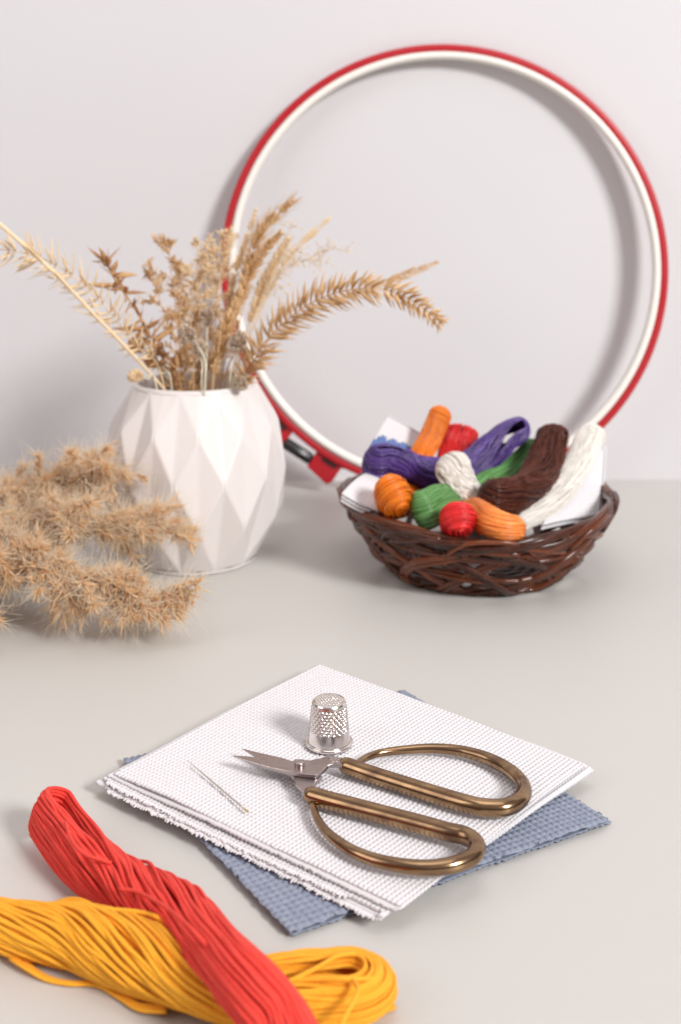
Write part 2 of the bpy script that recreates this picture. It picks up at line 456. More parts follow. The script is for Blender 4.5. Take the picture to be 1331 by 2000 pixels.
def folded_cloth(name, R, Fr, B, L, R2, F2, B2, L2, zt, cell, sub, amp, m, label, seed, parent=None, wave=.03, thick=.1, jag=.03, group=None, fringe=None, fold=True):
    """a cloth folded in half: the fold runs R-Fr, the upper leaf ends at B-L, the lower at B2-L2"""
    r = np.random.default_rng(seed)
    R, Fr, B, L, R2, F2, B2, L2 = [np.asarray(x, float) for x in (R, Fr, B, L, R2, F2, B2, L2)]
    wu = np.linalg.norm(Fr - R); wb = np.linalg.norm(B - R)
    nu = int(round(wu / cell)) * sub + 1
    nb = int(round(wb / cell)) * sub + 1
    u = np.linspace(0, 1, nu)[:, None]
    b = np.linspace(0, 1, nb)
    def leaf(R, Fr, B, L, b):
        b = b[None, :, None]; uu = u[:, :, None]
        return (R * (1 - uu) + Fr * uu) * (1 - b) + (B * (1 - uu) + L * uu) * b
    out = nrm(((R - B) + (Fr - L)) / 2)
    top = leaf(R, Fr, B, L, b[::-1]); low = leaf(R2, F2, B2, L2, b)
    nf = 13
    th = np.linspace(0, PI, nf + 2)[1:-1]
    e0 = top[:, -1]; e1 = low[:, 0]; mid = (e0 + e1) / 2; hf = (e0 - e1) / 2
    arc = mid[:, None] + hf[:, None] * np.cos(th)[None, :, None] + out[None, None] * (np.linalg.norm(hf, axis=1)[:, None] * np.sin(th)[None] * 1.1)[..., None]
    X = np.concatenate([top, arc, low], 1)
    nv = X.shape[1]
    # slow undulation
    gu, gv = np.meshgrid(np.linspace(0, 1, nu), np.linspace(0, 2, nv), indexing='ij')
    for k in range(5):
        a, c = r.normal(size=2) * 1.6
        X[..., 2] += wave * .5 * np.sin(2 * PI * (a * gu + c * gv * .5) + r.uniform(0, 6))
    # slightly uneven edges
    e = np.interp(np.linspace(0, 1, nv), np.linspace(0, 1, 160), r.normal(size=160)) * jag
    X[-1] += (nrm(Fr - R) * e[:, None]); X[0] += (nrm(Fr - R) * e[::-1, None])
    e = np.interp(np.linspace(0, 1, nu), np.linspace(0, 1, 80), r.normal(size=80)) * jag
    X[:, 0] -= out * e[:, None]; X[:, -1] += out * e[:, None]
    du = np.gradient(X, axis=0); dv = np.gradient(X, axis=1)
    Nn = nrm(np.cross(dv, du))
    if Nn[nu // 2, nb // 2, 2] < 0: Nn = -Nn
    uc = np.linspace(0, wu / cell, nu)[:, None]; vc = (np.arange(nv) / sub)[None]
    h = weave_h(np.broadcast_to(uc, (nu, nv)), np.broadcast_to(vc, (nu, nv)))
    outer = X + Nn * (thick / 2 + amp * (h - 1))[..., None]
    inner = X - Nn * (thick / 2)
    mb = MB()
    gf = grid_faces(nu, nv)
    o = nu * nv
    V = np.concatenate([outer.reshape(-1, 3), inner.reshape(-1, 3)])
    bd = np.concatenate([np.arange(nv), np.arange(1, nu) * nv + nv - 1, (nu - 1) * nv + np.arange(nv - 1)[::-1], np.arange(1, nu - 1)[::-1] * nv])
    bn = np.roll(bd, -1)
    mb.add(V, [gf, gf[:, ::-1] + o, np.stack([bd, bn, bn + o, bd + o], -1)])
    c = V.mean(0); c[2] = V[:, 2].min()
    if parent is None:
        t = thing(name, c, label, 'cloth', group)
    mb.build('fabric', m, t)
    if fringe:
        fl, fm, rows = fringe
        fb = MB()
        d0 = nrm(Fr - R)
        for (lo, hi) in rows:
            k = int((hi - lo) / sub * 3.2)
            ii = np.clip((np.linspace(lo, hi, k)).astype(int), 0, nv - 1)
            base = X[-1, ii]; nn = len(base)
            ln = fl * r.uniform(.55, 1.15, nn)
            dr = d0[None] + r.normal(size=(nn, 3)) * np.array([.07, .07, .06])
            tt = np.linspace(-.25, 1, 5)
            pt = base[:, None] + dr[:, None] * (ln[:, None] * tt[None])[..., None]
            pt[..., 2] -= (tt[None] ** 2) * ln[:, None] * r.uniform(0, .3, (nn, 1))
            pt[..., 2] = np.maximum(pt[..., 2], .06)
            tubes(fb, pt, np.array([.042, .045, .042, .045, .036]) * r.uniform(.8, 1.25, (nn, 1)), 5, flat=.75)
        fb.build('fringe', fm, t)
    return t

zb = .16
folded_cloth('blue_cloth', G(797, 1356, .33), G(247, 1490, .33), G(1190, 1598, .36), G(566, 1818, .32),
             G(795, 1352, .10), G(246, 1488, .10), G(1194, 1606, .08), G(569, 1829, .08), (.3), .27, 8, .09, M['blue_aida'],
             'blue aida fabric folded double under the white cloths', 3, wave=.02, thick=.10, jag=.035)
# lower white cloth with the frayed edge
folded_cloth('white_cloth', G(1150, 1499, .68), G(748, 1782, .62), G(618, 1300, .68), G(200, 1522, .70),
             G(1156, 1508, .54), G(727, 1787, .46), G(614, 1305, .54), G(186, 1529, .54), .5, .20, 5, .06, M['aida'],
             'lower white aida cloth with frayed fringe on the blue cloth', 5, wave=.03, thick=.14, jag=.014,
             fringe=(.20, M['aida'], ((10, 330), (370, 730))), group='folded white cloths')
folded_cloth('white_cloth', G(1139, 1490, .95), G(780, 1766, .88), G(624, 1297, .95), G(222, 1509, .96),
             G(1141, 1493, .82), G(764, 1775, .75), G(621, 1299, .82), G(211, 1515, .83), .8, .20, 8, .085, M['aida'],
             'upper white aida cloth carrying the scissors and thimble', 9, wave=.04, thick=.125, jag=.012, group='folded white cloths')
ZT = 1.0    # top of the stack

# ------------------------------------------------------------------ thimble
def make_thimble():
    c = G(643, 1452, ZT)
    t = thing('thimble', c, 'silver metal thimble with dimples standing behind the scissor blades', 'thimble')
    nz, na = 150, 288
    a = np.linspace(0, 2 * PI, na, endpoint=False)
    z = np.linspace(.12, 1.78, nz)
    r = np.interp(z, [.12, .3, 1.0, 1.6, 1.72, 1.78], [.89, .875, .795, .73, .705, .67])
    A, Z = np.meshgrid(a, z, indexing='ij')
    rows = .122; kz = (Z - .66) / rows; row = np.floor(kz)
    nd = 27
    ua = A / (2 * PI) * nd + .5 * (row % 2); fu = ua - np.floor(ua) - .5; fz = kz - row - .5
    d = np.sqrt((fu) ** 2 + (fz) ** 2)
    dim = np.where((Z > .66) & (Z < 1.64), np.clip(1 - (d / .46) ** 2, 0, 1), 0)
    Rr = r[None] - .06 * dim
    V = np.stack([c[0] + Rr * np.cos(A), c[1] + Rr * np.sin(A), c[2] + Z], -1)
    mb = MB(); mb.add(V, [grid_faces(na, nz, True)])
    # cap with stippled dimples
    rr = np.linspace(.67, 0.002, 60)
    A2, R2 = np.meshgrid(a, rr, indexing='ij')
    X, Yy = R2 * np.cos(A2), R2 * np.sin(A2)
    g = .135; iy = np.floor(Yy / g); fx = X / g + .5 * (iy % 2); dx = fx - np.floor(fx) - .5; dy = Yy / g - iy - .5
    dd = np.clip(1 - (np.sqrt(dx ** 2 + dy ** 2) / .42) ** 2, 0, 1) * (R2 < .56)
    Zc = 1.78 + .05 * (1 - (R2 / .67) ** 4) * (R2 < .67) - .055 * dd
    mb.add(np.stack([c[0] + X, c[1] + Yy, c[2] + Zc], -1), [grid_faces(na, 60, True)])
    mb.build('body', M['thimble'], t)
    mb = MB()
    lathe(mb, [(.84, .13), (.90, .155), (.955, .15), (.985, .10), (.985, .05), (.95, .005), (.88, 0), (.86, .05)], c, 96)
    mb.build('rolled_rim', M['thimble'], t)
make_thimble()

# ------------------------------------------------------------------ needle
def make_needle():
    a, b = G(366, 1485, ZT + .10), G(486, 1587, ZT + .10)
    t = thing('needle', (a + b) / 2 - (0, 0, .05), 'thin sewing needle with golden eye lying on the white cloth', 'needle')
    tt = np.linspace(0, .93, 20)[:, None]
    mb = MB(); tubes(mb, a * (1 - tt) + b * tt, np.interp(tt[:, 0], [0, .15, .5, 1], [.004, .024, .038, .038]), 10)
    mb.build('shaft', M['needle'], t)
    d = nrm(b - a); L = np.linalg.norm(b - a); sd = np.cross(d, (0, 0, 1.))
    e0, e1 = a + d * L * .925, b
    q = np.linspace(0, 2 * PI, 26)
    mb = MB()
    lp = (e0 + e1)[None] / 2 + np.cos(q)[:, None] * (e1 - e0)[None] * .48 + np.sin(q)[:, None] * sd[None] * .032
    tubes(mb, lp, .018, 8)
    mb.build('eye', M['gold'], t)
make_needle()

# ------------------------------------------------------------------ scissors
def make_scissors():
    def q(x, y, z): return G(430 + x * .481, 1340 + y * .481, ZT + z)
    t = thing('scissors', q(325, 330, 0), 'small scissors with steel blades and antique brass loop handles on the white cloth', 'scissors')
    def handle(bar, loop, rb, rl):
        mb = MB()
        p = spline([q(*k) for k in bar + loop], 170)
        s = np.linspace(0, 1, 170)
        nb = len(bar) / (len(bar) + len(loop))
        r = np.interp(s, rb, rl)
        r[:4] = r[4] * np.array([.70, .88, .96, 1.0])
        tubes(mb, p, r, 28)
        return mb.build('handle', M['bronze'], t)
    handle([(494, 316, .40), (600, 354, .40), (800, 418, .40), (1000, 478, .40), (1085, 494, .40)],
           [(1160, 492, .40), (1215, 465, .40), (1236, 424, .38), (1215, 378, .36), (1160, 332, .36), (1080, 292, .36), (980, 264, .36), (870, 253, .34), (760, 258, .31), (660, 270, .30), (610, 284, .32), (575, 302, .36), (555, 322, .38)],
           [0, .3, .42, .52, .62, .8, .93, 1], [.315, .315, .305, .285, .25, .18, .14, .13])
    handle([(350, 438, .40), (450, 466, .40), (600, 506, .40), (800, 558, .40), (925, 592, .40)],
           [(990, 606, .40), (1035, 632, .40), (1046, 662, .38), (1018, 698, .36), (945, 726, .36), (850, 738, .34), (740, 730, .33), (620, 704, .31), (520, 660, .29), (440, 600, .27), (396, 540, .26), (380, 490, .27), (381, 458, .32)],
           [0, .3, .4, .5, .6, .8, .93, 1], [.315, .315, .305, .275, .245, .195, .145, .13])
    mb = MB()      # collar where the wire enters the lower bar
    tubes(mb, np.stack([q(381, 470, .32), q(381, 452, .36)]), .21, 16)
    mb.build('wire_collar', M['bronze'], t)
    # blades: outline at the pivot's height, thick steel
    def qb(x, y, z): return G(440 + x * .1953, 1440 + y * .1953, ZT + z)
    def blade(poly, z, th):
        p = np.array([qb(x, y, z) for x, y in poly]); k = len(p)
        d = np.linalg.norm(p - p[0], axis=1)
        t_ = th * np.clip(d / 2.0, .12, 1)
        c = p[len(p) // 3:].mean(0)
        ins = nrm(c - p) * np.minimum(.025, d * .5 + .002)[:, None]
        up = np.array([0, 0, 1.])
        rings = [p + ins, p - up * .02 * np.clip(d, .1, 1)[:, None], p - up * (t_ - .015)[:, None], p + ins - up * t_[:, None]]
        mb = MB(); fs = []
        for r in range(3):
            j = np.arange(k); j2 = (j + 1) % k
            fs.append(np.stack([r * k + j, r * k + j2, (r + 1) * k + j2, (r + 1) * k + j], -1))
        mb.add(np.vstack(rings), fs + [np.arange(k)[::-1][None], (np.arange(k) + 3 * k)[None]])
        return mb.build('blade', M['steel'], t, smooth=False)
    blade([(165, 112), (290, 140), (420, 170), (560, 200), (690, 240), (800, 300), (960, 365), (968, 392), (925, 425), (885, 470), (880, 520), (830, 570), (770, 520), (705, 455), (690, 400), (640, 350), (500, 275), (330, 203), (240, 155)], .42, .15)
    blade([(75, 185), (200, 187), (330, 203), (500, 236), (668, 246), (692, 217), (770, 218), (850, 228), (960, 205), (1050, 182), (1170, 200), (1170, 268), (1085, 264), (1030, 280), (985, 325), (925, 372), (900, 376), (800, 366), (690, 350), (560, 322), (440, 296), (330, 266), (200, 226)], .58, .15)
    mb = MB(); c = qb(745, 284, .58)
    lathe(mb, [(.20, -.02), (.20, .13), (.185, .165), (.14, .18), (.01, .185)], c, 40)
    mb.build('pivot_screw', M['steel'], t)
    mb = MB(); c2 = qb(672, 405, .08)
    lathe(mb, [(.01, 0), (.12, 0), (.14, .04), (.14, .22)], c2, 24)
    mb.build('rivet_end', M['steel'], t)
make_scissors()

# ------------------------------------------------------------------ wicker basket
BC = np.array([(930 - CX) / F * 73.0, 73.0, 0.0])
def br(v):  return np.interp(v, [0, .12, .3, .55, .8, 1, 1.1], [5.35, 5.8, 6.6, 7.42, 8.0, 8.32, 8.35])
def bz(v):  return np.interp(v, [0, .12, .3, .55, .8, 1, 1.1], [.18, .45, 1.15, 2.35, 3.3, 4.0, 4.2])
def make_basket():
    t = thing('wicker_basket', BC, 'dark brown woven wicker basket filled with thread skeins', 'basket')
    def rod(mb, th, v, off, rad, var, dz=0):
        r = br(v) + off
        p = np.stack([BC[0] + r * np.cos(th), BC[1] + r * np.sin(th), bz(v) + dz + v * (.5 * np.cos(th) ** 2 + .10 * np.sin(2 * th + .6))], -1)
        tubes(mb, p, rad, 7, var=var)
    mb = MB()
    n = 12; N = 70
    v = np.linspace(.0, 1.02, N)
    for fam in (1, -1):
        for k in range(n):
            th0 = 2 * PI * (k + (.0 if fam > 0 else .5)) / n + rng.normal() * .02
            sw = 1.15 + rng.normal() * .06
            for j in range(2):
                th = th0 + fam * (sw * (v * .55 + v ** 2 * .55)) + j * .062 * (1 + .2 * rng.normal()) + .015 * np.sin(v * 9 + rng.uniform(0, 6))
                ph = (fam * (th - th0)) * n / PI * 1.0
                off = fam * .17 * np.cos(ph * PI * .5 + (k % 2) * PI) + rng.normal() * .03
                vv = v + .012 * np.sin(v * 14 + rng.uniform(0, 6))
                rod(mb, th, vv, off, .185 * (1 + .12 * rng.normal()), rng.uniform(0, 1) ** 1.5)
    # flat rods that run round the wall
    for k, vv in enumerate((.34, .66, .86)):
        for j in range(2):
            for s in range(4):
                th = np.linspace(0, 2.1, 60) + s * 1.55 + j * .3 + k
                off = .13 * np.sin(th * n / 2 + j * PI + k)
                rod(mb, th, vv + .05 * np.sin(th * 3 + s) + j * .05, off, .14 * (1 + .1 * rng.normal()), rng.uniform(0, 1) ** 1.5)
    mb.build('weave', M['wicker'], t)
    mb = MB()
    for j in range(4):
        for s in range(6):
            th = np.linspace(0, 1.75, 60) + s * PI / 3 + j * .26
            q_ = np.linspace(0, 1, 60)
            a = th * 5 + j * PI / 2
            rod(mb, th, np.full(60, 1.0) - .10 * np.abs(2 * q_ - 1) ** 3, .20 * np.cos(a), .20 * (1 + .1 * rng.normal()) * (1 - .35 * np.abs(2 * q_ - 1) ** 4), rng.uniform(0, 1) ** 1.3, dz=.20 * np.sin(a) + .12 * np.sin(th * 3 + s))
    # small arches along the rim
    for k in range(13):
        th0 = 2 * PI * k / 13 + rng.normal() * .06
        q_ = np.linspace(0, 1, 30)
        rod(mb, th0 + q_ * .62, .74 + .34 * np.sin(q_ * PI) ** .8 * (1 + .1 * rng.normal()), .22 + .1 * np.sin(q_ * 5), .14, rng.uniform(0, 1) ** 1.3)
    mb.build('rim', M['wicker'], t)
    mb = MB()
    for j in range(3):
        th = np.linspace(0, 2 * PI, 160)
        a = th * 9 + j * 2.1
        p = np.stack([BC[0] + (5.45 + .15 * np.cos(a)) * np.cos(th), BC[1] + (5.45 + .15 * np.cos(a)) * np.sin(th), .30 + .14 * np.sin(a)], -1)
        tubes(mb, p, .15, 7, var=rng.uniform(0, .6))
    for k in range(16):
        rr = .35 + k * .33; th = np.linspace(0, 2 * PI, 60)
        p = np.stack([BC[0] + rr * np.cos(th), BC[1] + rr * np.sin(th), .30 + .05 * np.sin(th * 8 + k * PI)], -1)
        tubes(mb, p, .18, 6, var=rng.uniform(0, .6))
    mb.build('base', M['wicker'], t)
make_basket()

GB = 'thread skeins piled in the basket'
def zY(px, z, Y): return np.array([(px - CX) / F * Y, Y, z])
bk = dict(group=GB, rad=.034, M_=70, sides=5, layers=(1.0, .9, .78), wob=.05)
skein('orange_thread_skein', [P(860, 812, 78), P(852, 830, 77.8), P(838, 862, 77.3), P(815, 905, 76), zY(795, 4.4, 73), P(772, 976, 68.2), P(767, 964, 67.2)],
      [.72, .72, .70, .9, .9, 1.05, 1.1], [.72, .75, .8, .85, .8, 1.0, 1.05], [40, 30, 20, 10, 0, 40, 55], [.1, .05, 0, 0, 0, 0, 0], 39,
      m=M['orange'], label='orange thread skein at the left, standing tallest out of the basket', loop0=True, loop1=True, loopk=.9, **bk)
skein('red_thread_skein', [P(900, 845, 78.2), P(897, 862, 77.8), P(890, 892, 77), zY(885, 4.0, 74), zY(888, 3.7, 70.5), P(894, 1022, 66.2), P(894, 1010, 65.2)],
      [1.15, 1.15, 1.0, .8, .7, .85, .85], [.75, .8, .8, .7, .65, .95, 1.0], [10, 10, 5, 0, 0, 70, 80], [.05, 0, 0, 0, 0, 0, 0], 39,
      m=M['coral'], label='bright red thread skein running under the purple one in the basket', loop0=True, loop1=True, loopk=.7, **bk)
skein('purple_thread_skein', [P(736, 908, 72.3), P(752, 906, 72.6), P(800, 916, 73.2), P(860, 926, 73.6), P(915, 915, 74.2), P(960, 880, 75), P(990, 852, 75.6), P(1012, 842, 75.9)],
      [1.25, 1.2, .95, .95, .95, .95, 1.0, 1.0], [.95, 1.0, .95, 1.0, 1.05, 1.1, .95, .8], [70, 60, 20, 0, -10, 0, 25, 40], [.2, .1, 0, 0, 0, 0, .15, .4], 42,
      m=M['purple'], label='purple thread skein lying across the back of the basket', loop0=True, loop1=True, loopk=.9, **bk)
skein('green_thread_skein', [P(1040, 872, 76.6), P(1020, 895, 76), P(990, 922, 75), P(950, 945, 73.2), P(905, 972, 71), P(858, 982, 68.2), P(830, 996, 67.0)],
      [.6, .75, .85, .7, .75, 1.0, 1.05], [.5, .6, .7, .6, .65, .85, .8], [0, 0, 0, 10, 30, 55, 70], [0, 0, 0, 0, 0, .15, .35], 42,
      m=M['green'], label='green thread skein with its rounded end between orange and red ends', loop0=True, loop1=True, loopk=.9, **bk)
skein('white_thread_skein', [P(884, 912, 70.2), P(893, 930, 70.1), P(908, 955, 70), P(928, 985, 70), P(945, 1015, 70.2)],
      [1.15, 1.2, 1.2, 1.0, .9], [.75, .8, .85, .8, .7], [-30, -20, -10, 0, 0], [.15, .08, 0, 0, 0], 42,
      m=M['white_thread'], label='short white thread skein standing in the middle in front of purple', loop0=True, loop1=False, loopk=1.1, **bk)
skein('peach_thread_skein', [P(1006, 1034, 65.6), P(985, 1030, 65.3), P(955, 1018, 65.8), P(925, 1000, 68), zY(905, 3.4, 71)],
      [.72, .82, .8, .75, .6], [.75, .82, .8, .7, .6], [60, 70, 70, 60, 50], [0, 0, 0, 0, 0], 39,
      m=M['peach'], label='pale orange thread skein end at the front rim under the brown one', loop0=True, loop1=False, loopk=.6, **bk)
skein('brown_thread_skein', [P(960, 975, 68.2), P(972, 974, 68.5), P(1005, 968, 69.4), P(1040, 945, 71.3), P(1062, 905, 73.2), P(1076, 865, 74.6), P(1080, 848, 75)],
      [1.15, 1.2, 1.05, 1.15, 1.15, 1.1, 1.0], [.95, 1.0, .95, 1.0, .95, .85, .75], [75, 70, 45, 15, 0, 10, 20], [.05, 0, 0, 0, 0, .1, .25], 42,
      m=M['brown'], label='dark brown thread skein curving up the right of the basket', loop0=True, loop1=True, loopk=.8, **bk)
skein('white_thread_skein', [P(1158, 846, 76.6), P(1150, 860, 76.2), P(1128, 905, 74.6), P(1090, 960, 72.4), P(1050, 995, 70.6), P(1010, 1015, 69.4)],
      [.82, .85, .9, 1.0, .95, .8], [.62, .65, .7, .8, .75, .6], [10, 10, 5, 0, 0, 0], [.1, .05, 0, 0, 0, 0], 39,
      m=M['white_thread'], label='long white thread skein along the right edge beside the brown one', loop0=True, loop1=True, loopk=.9, **bk)

def cloth_patch(name, quad, label, cell=.16, layers=2, th=.12, amp=.03, gap=.1, stitch=None, curl=0.0, group='folded fabrics in the basket'):
    """a small folded piece: quad = four corners, counter-clockwise seen from the camera"""
    a, b, c, d = [np.asarray(x, float) for x in quad]
    wu = np.linalg.norm(b - a); wv = np.linalg.norm(d - a); sub = 4
    nu = int(wu / cell) * sub + 1; nv = int(wv / cell) * sub + 1
    u = np.linspace(0, 1, nu)[:, None, None]; v = np.linspace(0, 1, nv)[None, :, None]
    X = (a * (1 - u) + b * u) * (1 - v) + (d * (1 - u) + c * u) * v
    nn = nrm(np.cross(b - a, d - a))
    if nn[1] > 0: nn = -nn
    X = X + nn * (curl * np.sin(PI * v) + .05 * np.sin(5 * u + 3 * v))
    h = weave_h(np.broadcast_to(u[..., 0] * wu / cell, (nu, nv)), np.broadcast_to(v[..., 0] * wv / cell, (nu, nv)))
    t = thing(name, X.reshape(-1, 3).min(0), label, 'cloth', group)
    mb = MB()
    for l in range(layers):
        top = X - nn * l * (th + gap) + nn * (amp * (h - 1))[..., None] + nn * (.0 if l == 0 else .0) + (b - a) * .02 * l
        bot = X - nn * (l * (th + gap) + th) + (b - a) * .02 * l
        o = nu * nv; gf = grid_faces(nu, nv)
        bd = np.concatenate([np.arange(nv), np.arange(1, nu) * nv + nv - 1, (nu - 1) * nv + np.arange(nv - 1)[::-1], np.arange(1, nu - 1)[::-1] * nv])
        bn = np.roll(bd, -1)
        mb.add(np.concatenate([top.reshape(-1, 3), bot.reshape(-1, 3)]), [gf, gf[:, ::-1] + o, np.stack([bd, bn, bn + o, bd + o], -1)])
    if layers > 1:      # the fold that joins the leaves along the first edge
        th_ = np.linspace(0, PI, 9); hh = (layers - 1) * (th + gap) / 2 + th / 2
        e = (X[:, 0] - nn * hh)
        dv = nrm(a - d)
        arc = e[:, None] + nn * (hh * np.cos(th_))[None, :, None] + dv * (hh * np.sin(th_))[None, :, None]
        mb.add(arc, [grid_faces(nu, 9)])
    mb.build('fabric', M['aida'], t)
    if stitch is not None:
        sb = MB()
        for (su, sv) in stitch:
            p0 = (a * (1 - su) + b * su) * (1 - sv) + (d * (1 - su) + c * su) * sv + nn * (.05 + curl * math.sin(PI * sv))
            eu, ev = nrm(b - a) * cell * .75, nrm(d - a) * cell * .75
            tubes(sb, np.stack([[p0 - eu - ev, p0 + nn * .05, p0 + eu + ev], [p0 - eu + ev, p0 + nn * .06, p0 + eu - ev]]), .065, 5)
        sb.build('cross_stitch', M['blue_stitch'], t)
    return t

st = []
for i in range(15):
    top_ = .46 + .10 * abs(((i * .5) % 2) - 1) + .12 * (1 - i / 14)
    for j in range(12):
        vv = top_ + j * .05
        if vv < .99 and rng.uniform() < .93: st.append((.06 + i * .065, vv))
cloth_patch('embroidered_cloth', [P(757, 812, 79), P(826, 848, 79), P(792, 912, 76.5), P(718, 880, 76.5)], 'folded white cloth with blue cross stitch behind the purple skein', stitch=st, layers=2, cell=.2, amp=.05)
cloth_patch('white_cloth', [P(712, 924, 71.5), P(765, 940, 71.5), P(742, 1000, 68), P(668, 962, 68.2)], 'folded white cloth sticking out over the left rim of the basket', layers=3, curl=.15, cell=.24, amp=.05)
cloth_patch('white_cloth', [P(1182, 872, 76.4), P(1174, 1004, 72.2), P(1060, 1026, 69.3), P(1105, 905, 74.6)], 'folded white cloth standing at the right inside the basket', layers=2, curl=.12, gap=.2, cell=.3, amp=.07)
def lining():
    mb = MB(); nu, nv = 60, 26
    th = np.linspace(-2.15, -1.55, nu)[:, None]; v = np.linspace(.10, .5, nv)[None]
    r = br(v) - .62 + .12 * np.sin(th * 13 + v * 5) + .08 * np.sin(th * 29)
    lo = .16 * np.sin(th * 7) + .12 * np.sin(th * 15 + 1)
    vv = np.clip(v + lo * (1 - v), .05, 1)
    r = np.minimum(r, br(vv) - .40)
    V = np.stack([BC[0] + r * np.cos(th), BC[1] + r * np.sin(th), bz(vv) + 0 * th], -1)
    V2 = np.stack([BC[0] + (r - .1) * np.cos(th), BC[1] + (r - .1) * np.sin(th), bz(vv) + .02 + 0 * th], -1)
    gf = grid_faces(nu, nv); o = nu * nv
    bd = np.concatenate([np.arange(nv), np.arange(1, nu) * nv + nv - 1, (nu - 1) * nv + np.arange(nv - 1)[::-1], np.arange(1, nu - 1)[::-1] * nv]); bn = np.roll(bd, -1)
    mb.add(np.concatenate([V.reshape(-1, 3), V2.reshape(-1, 3)]), [gf, gf[:, ::-1] + o, np.stack([bd, bn, bn + o, bd + o], -1)])
    tag(mb.build('white_cloth', M['aida']), 'crumpled white cloth showing through the gaps of the basket weave', 'cloth', 'folded fabrics in the basket')
lining()

# ------------------------------------------------------------------ dried bouquet
def spindles(mb, base, dirs, ln, wd, flat=.5, up=None, var=None, bend=0.0, sides=5, prof=(.25, .85, 1.0, .62, .06)):
    base = np.asarray(base, float).reshape(-1, 3); dirs = nrm(dirs)
    k = len(base); ln = np.broadcast_to(np.asarray(ln, float), (k,)); wd = np.broadcast_to(np.asarray(wd, float), (k,))
    tt = np.array([0, .2, .45, .75, 1.0])
    pt = base[:, None] + dirs[:, None] * (ln[:, None] * tt)[..., None]
    if np.ndim(bend) or bend:
        bv = np.broadcast_to(np.asarray(bend, float), (k, 3))
        pt = pt + bv[:, None] * (ln[:, None] * tt ** 2)[..., None]
    tubes(mb, pt, wd[:, None] * np.array(prof)[None] * .5, sides, flat=flat, up=rng.normal(size=(k, 3)) if up is None else up,
          var=rng.uniform(0, 1, k) if var is None else var)

def stem_mb(pts, r0, r1, n=40, var=.3):
    mb = MB(); p = spline(pts, n); tubes(mb, p, np.linspace(r0, r1, n), 7, var=var); return mb, p

GS = 'dried stems in the vase'
def root_of(px): return VC + np.array([(px - 381.5) / 30.3 * .45, rng.uniform(-1.4, 1.4), 1.2])

def spike(name, pts, h0, label, n=44, ln=1.25, wd=.2, m='straw', taper=(.6, 1, 1, .75, .35), fwd=.55, rad=.07, spread=1.0, ranks=3, stem_m=None, awn=0, curl=.25):
    """a grass ear: pts is the stem from the vase to the tip, the ear starts at fraction h0"""
    t = thing(name, pts[0], label, 'dried plant', GS)
    mb, p = stem_mb(pts, rad, rad * .45, 70)
    mb.build('stem', M[stem_m or m], t)
    T = nrm(np.gradient(p, axis=0))
    i = np.linspace(h0 * 69, 68.5, n); ii = i.astype(int)
    view = np.array([0, 1., 0])
    mb = MB()
    side = nrm(np.cross(T, view))
    for r in range(ranks):
        for sgn in (1, -1):
            k = np.arange(n); b = p[ii]
            depth = {0: 0.0, 1: -.75, 2: .75}[r % 3]
            sdw = {0: 1.0, 1: .55, 2: .55}[r % 3]
            d = side[ii] * sgn * sdw * spread + view * depth * .9 + T[ii] * fwd + rng.normal(size=(n, 3)) * .10
            l = ln * np.interp(k / (n - 1), np.linspace(0, 1, len(taper)), taper) * rng.uniform(.85, 1.12, n)
            spindles(mb, b, d, l, wd * rng.uniform(.8, 1.15, n), flat=.5, bend=T[ii] * curl)
            if awn:
                spindles(mb, b + nrm(d) * l[:, None] * .8, nrm(d) + T[ii] * .6, awn * rng.uniform(.7, 1.2, n), .04, flat=1, sides=3)
    mb.build('ear', M[m], t)
    return t

def PS(l): return [P(*q) for q in l]
spike('wheatgrass_stem', [root_of(450)] + PS([(474, 756, 73.5), (500, 700, 72.5), (522, 664, 72), (565, 622, 71.5), (622, 585, 71), (690, 565, 70.6), (755, 566, 70.4), (815, 592, 70.3), (868, 636, 70.3)]), .40,
      'large arching wheatgrass ear bending right out of the vase', n=40, ln=1.3, wd=.23, fwd=.42, taper=(.85, 1.15, 1.1, 1.05, 1.0, .8, .5), m='straw', rad=.085)
spike('grass_stem', [root_of(430)] + PS([(468, 752, 76), (520, 670, 77), (600, 610, 77), (690, 575, 77), (770, 545, 77), (858, 511, 77)]), .80,
      'thin straight grass stalk pointing right behind the arching ear', n=14, ln=.9, wd=.14, fwd=2.6, ranks=1, m='straw', rad=.06)
spike('wheatgrass_stem', [root_of(340)] + PS([(318, 742, 72.5), (262, 672, 71.5), (215, 608, 71), (160, 552, 70.5), (100, 512, 70), (40, 492, 69.6), (-30, 484, 69)]), .50,
      'wheatgrass ear with comb-like upper spikelets leaning left over the edge', n=25, ln=1.4, wd=.18, fwd=.30, taper=(.7, 1.0, 1.1, 1.1, 1.0, .9), m='pale_straw', ranks=2)
# thick bare reed stalk
t = thing('reed_stalk', root_of(330), 'thick pale reed stalk slanting to the upper left from the vase', 'dried plant', GS)
mb, p = stem_mb(PS([(350, 800, 73.2), (312, 750, 72.2), (250, 682, 71), (190, 620, 70), (120, 546, 69), (60, 490, 68.5), (-20, 420, 68)]), .10, .125, 60, .1)
mb.build('stalk', M['pale_straw'], t)
T = nrm(np.gradient(p, axis=0))
for k in (26, 36, 44):
    mb = MB(); spindles(mb, p[k:k + 1], T[k:k + 1] + rng.normal(size=(1, 3)) * .15, 2.3, .28, flat=.3); mb.build('leaf_sheath', M['pale_straw'], t)
for k in (24, 29):
    mb = MB(); spindles(mb, p[k:k + 1], rng.normal(size=(1, 3)) * .5 + (-1, 0, .3), 1.6, .12, flat=.5); mb.build('leaf_blade', M['pale_straw'], t)

